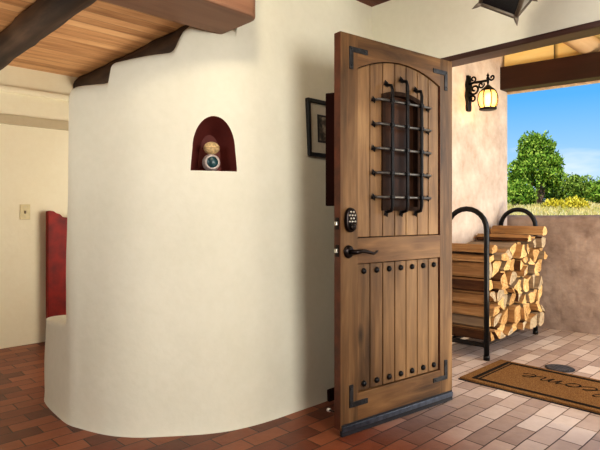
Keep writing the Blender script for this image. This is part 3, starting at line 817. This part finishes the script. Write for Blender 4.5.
for ax in range(3):
    for s in (0,1):
        o=[x for x in range(3) if x!=ax]; q=[]
        for a,b in ((0,0),(1,0),(1,1),(0,1)):
            k=[0,0,0]; k[ax]=s; k[o[0]]=a; k[o[1]]=b; q.append(V[tuple(k)])
        fc=sum(q,Vector())/4; q=[fc+(p-fc)*0.97 for p in q]; nd=(fc-cen).normalized()*0.002
        MB().add([p-nd for p in q]+[p+nd for p in q],[(0,3,2,1),(4,5,6,7),(0,1,5,4),(1,2,6,5),(2,3,7,6),(3,0,4,7)]) 
        mm=MB(); mm.add([p-nd for p in q]+[p+nd for p in q],[(0,3,2,1),(4,5,6,7),(0,1,5,4),(1,2,6,5),(2,3,7,6),(3,0,4,7)])
        light_face=(ax==0 and s==0)  # single pane lightened, a reflection painted into its colour
        mm.build('pane',plain('reflection grey pane',(150,148,142),0.4) if light_face else glass.mat,hl)
for k,p in V.items():
    if k==(1,1,1): continue
    d=(p-cen).normalized(); MB().tube([p-d*0.004,p+d*0.018,p+d*0.042],[0.013,0.009,0.001],8).build('spike',tin,hl)
top=V[1,1,1]; m=MB()
m.tube([top-Vector((0,0,0.003)),top+Vector((0,0,2.54-2.030-top.z))],0.004,8); m.lathe([(0.045,0),(0.045,-0.01),(0.02,-0.025),(0.001,-0.026)],(top.x,top.y,2.54-2.030),'z',18)
m.build('hanging_rod',tin,hl)
tag(hl,'tin-framed dark glass lantern with pointed corners hanging inside above the doorway','lantern')

# ------------------------------------------------------------------ outside
def ground_z(x,y):
    d=math.hypot(x-CAMX,y-CAMY); b=0.25+0.044*min(d,30)
    return b+mnoise.noise(Vector((x*0.12,y*0.12,1)))*0.06
m=MB(); vs=[];N=44
x0_,x1_,y0_,y1_=-40,30,2.95,60
for i in range(N+1):
    for j in range(N+1):
        x=x0_+(x1_-x0_)*i/N; y=y0_+(y1_-y0_)*(j/N)**1.6; vs.append((x,y,ground_z(x,y)))
fs=[(i*(N+1)+j,(i+1)*(N+1)+j,(i+1)*(N+1)+j+1,i*(N+1)+j+1) for i in range(N) for j in range(N)]
m.add(vs,fs,0,True)
t=NT('dry meadow'); v=t.coord(); f=t.noise(v,1.2,6,0.7); t.col(t.ramp(f,[(0.3,(150,128,66)),(0.5,(196,176,98)),(0.7,(220,200,130))])); struct(m.build('ground',t.set(0.95,0,0.1),fix=False))
# dry grass tufts as one mass
rg=random.Random(3); m=MB()
def view_pt(u,Y):
    X=(u-300)/520*Y; return cam2house(X,Y)
for _ in range(2600):
    Y=rg.uniform(9,27); u=rg.uniform(485,640); x,y=view_pt(u,Y)
    if y<3.4: continue
    z=ground_z(x,y); mi=rg.choice([0,0,1,2]); hh=rg.uniform(0.10,0.26)
    for k in range(5):
        a=rg.uniform(0,2*PI); w=0.035; lx_,ly_=rg.uniform(-.12,.12),rg.uniform(-.12,.12)
        m.add([(x-w*math.cos(a),y-w*math.sin(a),z-0.02),(x+w*math.cos(a),y+w*math.sin(a),z-0.02),(x+lx_,y+ly_,z+hh)],[(0,1,2)],mi)
tag(m.build('dry_grass',[plain('straw grass',(204,188,122),0.9),plain('yellow green grass',(168,166,92),0.9),plain('pale grass',(214,202,156),0.9)],fix=False),'dry yellow grass covering the field beyond the low wall','grass',None,'stuff')

def leafmat(name,a,b,c):
    t=NT(name); g=t.n('ShaderNodeNewGeometry'); f=t.noise(t.coord(),3.0,4,0.7)
    h=t.n('ShaderNodeMath',operation='MULTIPLY_ADD'); t.l(g.outputs['Random Per Island'],h.inputs[0]); h.inputs[1].default_value=0.5
    h2=t.n('ShaderNodeMath',operation='MULTIPLY'); t.l(f,h2.inputs[0]); h2.inputs[1].default_value=0.5; t.l(h2.outputs[0],h.inputs[2])
    t.col(t.ramp(h.outputs[0],[(0.25,a),(0.5,b),(0.75,c)])); return t.set(0.8,0,0.15)
LM={'juniper':leafmat('juniper leaves',(58,90,30),(112,148,50),(172,192,88)),
    'bush':leafmat('bush leaves',(70,98,36),(116,142,56),(164,180,90)),
    'chamisa':leafmat('yellow bush leaves',(150,140,40),(206,190,58),(228,214,96))}
BK=plain('grey juniper bark',(120,100,84),0.9,0,0.2,0.25,10,0.3)
def plant(name,u,Y,blobs,n,size,mat,label,group=None,trunk=True,seed=1):
    rr=random.Random(seed); x,y=view_pt(u,Y); z=ground_z(x,y)-0.05
    e=empty(name,(x,y,z)); m=MB(); sx=Vector((E1[0],E2[0],0))
    tot=sum(b[2]*b[3] for b in blobs)
    for (bx,bz,rx,rz) in blobs:
        for _ in range(int(n*rx*rz/tot)):
            while True:
                p=Vector((rr.uniform(-1,1),rr.uniform(-1,1),rr.uniform(-1,1)))
                if 0.25<p.length<1: break
            lump=1+0.5*mnoise.noise(Vector((p.x*2.6+bx*3+seed,p.y*2.6,p.z*2.6+bz*3)))
            p=p*lump
            c=sx*(bx+p.x*rx)+Vector((-sx.y,sx.x,0))*(p.y*rx)+Vector((0,0,bz+p.z*rz))
            if c.z<0.05: continue
            d=Vector((rr.gauss(0,1),rr.gauss(0,1),rr.gauss(1.3,0.8))).normalized(); q=d.orthogonal().normalized()
            q=Matrix.Rotation(rr.uniform(0,6.28),3,d)@q
            s=size*rr.uniform(0.6,1.4); m.add([c-q*s*0.35,c+q*s*0.35,c+d*s],[(0,1,2)],0)
    m.build('foliage',mat,e,fix=False)
    if trunk:
        m=MB()
        for k in range(5):
            bx,bz,rx,rz=blobs[k%len(blobs)]
            P=[Vector((0,0,0))+sx*(k-2)*0.06,sx*(bx*0.3+(k-2)*0.12)+Vector((0,0,bz*0.4)),sx*(bx*0.8+(k-2)*0.1)+Vector((0,rr.uniform(-.2,.2),bz))]
            m.tube(P,[0.11,0.08,0.03],7)
        m.build('trunk',BK,e)
    else: MB().tube([(0,0,0),(0.02,0,0.3)],[0.05,0.03],6).build('stem',BK,e)
    return tag(e,label,'tree' if trunk and 'tree' in name else 'bush',group)
plant('juniper_tree',536,24,[(-0.75,1.5,0.5,0.8),(-0.35,2.55,0.5,0.85),(0.35,2.45,0.5,0.9),(0.65,1.5,0.55,0.7),(-0.05,1.8,0.8,0.9),(-0.95,0.9,0.45,0.6),(0.95,2.1,0.28,0.4),(0.0,3.0,0.3,0.45)],15000,0.12,LM['juniper'],'tall dark green juniper tree standing beside the porch wall edge',seed=4)
plant('juniper_bush',566,26,[(0,0.75,0.75,0.7),(-0.7,0.6,0.6,0.6),(0.7,0.85,0.75,0.6),(0.35,1.2,0.4,0.35)],5000,0.12,LM['bush'],'rounded green juniper bush right of the tall tree','green bushes beyond the low wall',seed=5)
plant('juniper_bush',592,31,[(0,0.7,0.7,0.65),(0.5,0.75,0.6,0.6),(-0.5,0.9,0.5,0.45)],4000,0.12,LM['bush'],'green bush second to the right of the tall juniper','green bushes beyond the low wall',seed=6)
plant('juniper_bush',614,23,[(0,0.75,0.8,0.75),(-0.6,0.6,0.5,0.5)],3500,0.12,LM['juniper'],'dark bush at the edge of the view beyond the low wall','green bushes beyond the low wall',seed=7)
plant('yellow_bush',573,19,[(0,0.28,0.42,0.28),(0.3,0.22,0.3,0.22)],900,0.10,LM['chamisa'],'small bright yellow flowering bush in front of the green bushes','yellow bushes in the field',False,8)
plant('yellow_bush',553,20,[(0,0.25,0.35,0.22)],600,0.10,LM['chamisa'],'small yellow bush in front of the tall juniper','yellow bushes in the field',False,9)
plant('juniper_bush',519,23,[(0,0.6,0.5,0.6),(0.4,0.5,0.4,0.5)],2400,0.12,LM['juniper'],'low dark juniper bush at the foot of the tall tree','green bushes beyond the low wall',seed=11)

# ------------------------------------------------------------------ sky, lamps, camera
w=bpy.data.worlds.new('sky'); bpy.context.scene.world=w; w.use_nodes=True; nt=w.node_tree; nt.nodes.clear()
out=nt.nodes.new('ShaderNodeOutputWorld'); bg=nt.nodes.new('ShaderNodeBackground'); nt.links.new(bg.outputs[0],out.inputs[0])
tc=nt.nodes.new('ShaderNodeTexCoord'); sp_=nt.nodes.new('ShaderNodeSeparateXYZ'); nt.links.new(tc.outputs['Generated'],sp_.inputs[0])
rp_=nt.nodes.new('ShaderNodeValToRGB'); els=rp_.color_ramp.elements
for e,(p,c) in zip([els[0],els[1],els.new(0.5),els.new(0.6)],[(0.0,(200,225,242)),(0.08,(136,198,242)),(0.2,(96,176,238)),(0.7,(72,144,220))]): e.position=p; e.color=lin(c)
nt.links.new(sp_.outputs[2],rp_.inputs[0])
mp=nt.nodes.new('ShaderNodeMapping'); mp.inputs['Scale'].default_value=(1,1,4.5); nt.links.new(tc.outputs['Generated'],mp.inputs[0])
nz=nt.nodes.new('ShaderNodeTexNoise'); nz.inputs['Scale'].default_value=2.3; nz.inputs['Detail'].default_value=6; nt.links.new(mp.outputs[0],nz.inputs['Vector'])
cr=nt.nodes.new('ShaderNodeValToRGB'); cr.color_ramp.elements[0].position=0.56; cr.color_ramp.elements[1].position=0.72; nt.links.new(nz.outputs['Fac'],cr.inputs[0])
mx=nt.nodes.new('ShaderNodeMix'); mx.data_type='RGBA'; nt.links.new(cr.outputs[0],mx.inputs[0]); nt.links.new(rp_.outputs[0],mx.inputs[6]); mx.inputs[7].default_value=lin((244,247,250))
nt.links.new(mx.outputs[2],bg.inputs[0]); bg.inputs[1].default_value=1.0

def lamp(name,kind,loc,target,power,color,**k):
    l=bpy.data.lights.new(name,kind); l.energy=power; l.color=color
    for a,v in k.items(): setattr(l,a,v)
    o=bpy.data.objects.new(name,l); C.objects.link(o); o.location=loc
    d=Vector(target)-Vector(loc); o.rotation_euler=d.to_track_quat('-Z','Y').to_euler(); return o
lamp('sun','SUN',(0,0,10),(0.35*-1,1.0,10-1.25),4.6,(1.0,0.95,0.86),angle=0.01)
lamp('window_light','AREA',(2.9,-1.75,1.55),(-0.6,-1.45,1.2),70,(1.0,0.99,0.95),shape='RECTANGLE',size=1.1,size_y=1.3)
lamp('room_fill','AREA',(0.6,-5.0,2.2),(-0.4,-1.2,1.1),54,(0.97,0.98,1.0),shape='RECTANGLE',size=2.2,size_y=1.2)  # added fill from behind the camera, no fixture there
lamp('left_room_fill','AREA',(-1.75,-0.55,1.15),(-3.2,-1.7,1.5),17,(1.0,0.97,0.91),shape='RECTANGLE',size=0.7,size_y=1.2)  # unseen lamp added behind the curved wall to brighten the left wall
lamp('left_ceiling_fill','AREA',(-2.2,-2.9,0.7),(-2.0,-1.6,2.36),8,(1.0,0.95,0.86),shape='RECTANGLE',size=1.0,size_y=0.8,spread=math.radians(100))  # added low lamp, lifts the pine ceiling from below
lamp('daylight','AREA',(4.4,2.6,2.2),(-0.4,-0.3,0.9),170,(0.94,0.97,1.0),shape='RECTANGLE',size=3.6,size_y=2.8)
lamp('porch_fill','AREA',(1.2,1.2,2.6),(0.2,1.3,0),14,(1.0,0.95,0.88),shape='RECTANGLE',size=1.6,size_y=1.2)
lamp('porch_ceiling_fill','AREA',(2.3,0.9,0.35),(0.2,2.1,2.66),75,(1.0,0.90,0.70),shape='RECTANGLE',size=1.8,size_y=0.8)  # added lamp near the porch floor, brightens ceiling boards and fascia
lamp('door_top_fill','AREA',(0.4,-1.9,2.48),(0.0,-0.4,1.75),11,(1.0,0.85,0.62),shape='DISK',size=0.25)  # added warm lamp without a fixture, brightens the top of the door
lamp('lantern_bulb','POINT',(PX+0.188,1.478,2.115),(0,0,0),9,(1.0,0.64,0.28),shadow_soft_size=0.025)

cd=bpy.data.cameras.new('camera'); cam=bpy.data.objects.new('camera',cd); C.objects.link(cam)
cam.location=(CAMX,CAMY,CAMZ); cam.rotation_euler=(PI/2,0,math.radians(46.123))
cd.sensor_width=36; cd.lens=36*520/600; cd.shift_y=-12/600; cd.clip_start=0.05
bpy.context.scene.camera=cam
bpy.context.scene.view_settings.view_transform='Standard'; bpy.context.scene.view_settings.look='Medium High Contrast'; bpy.context.scene.view_settings.exposure=0.0
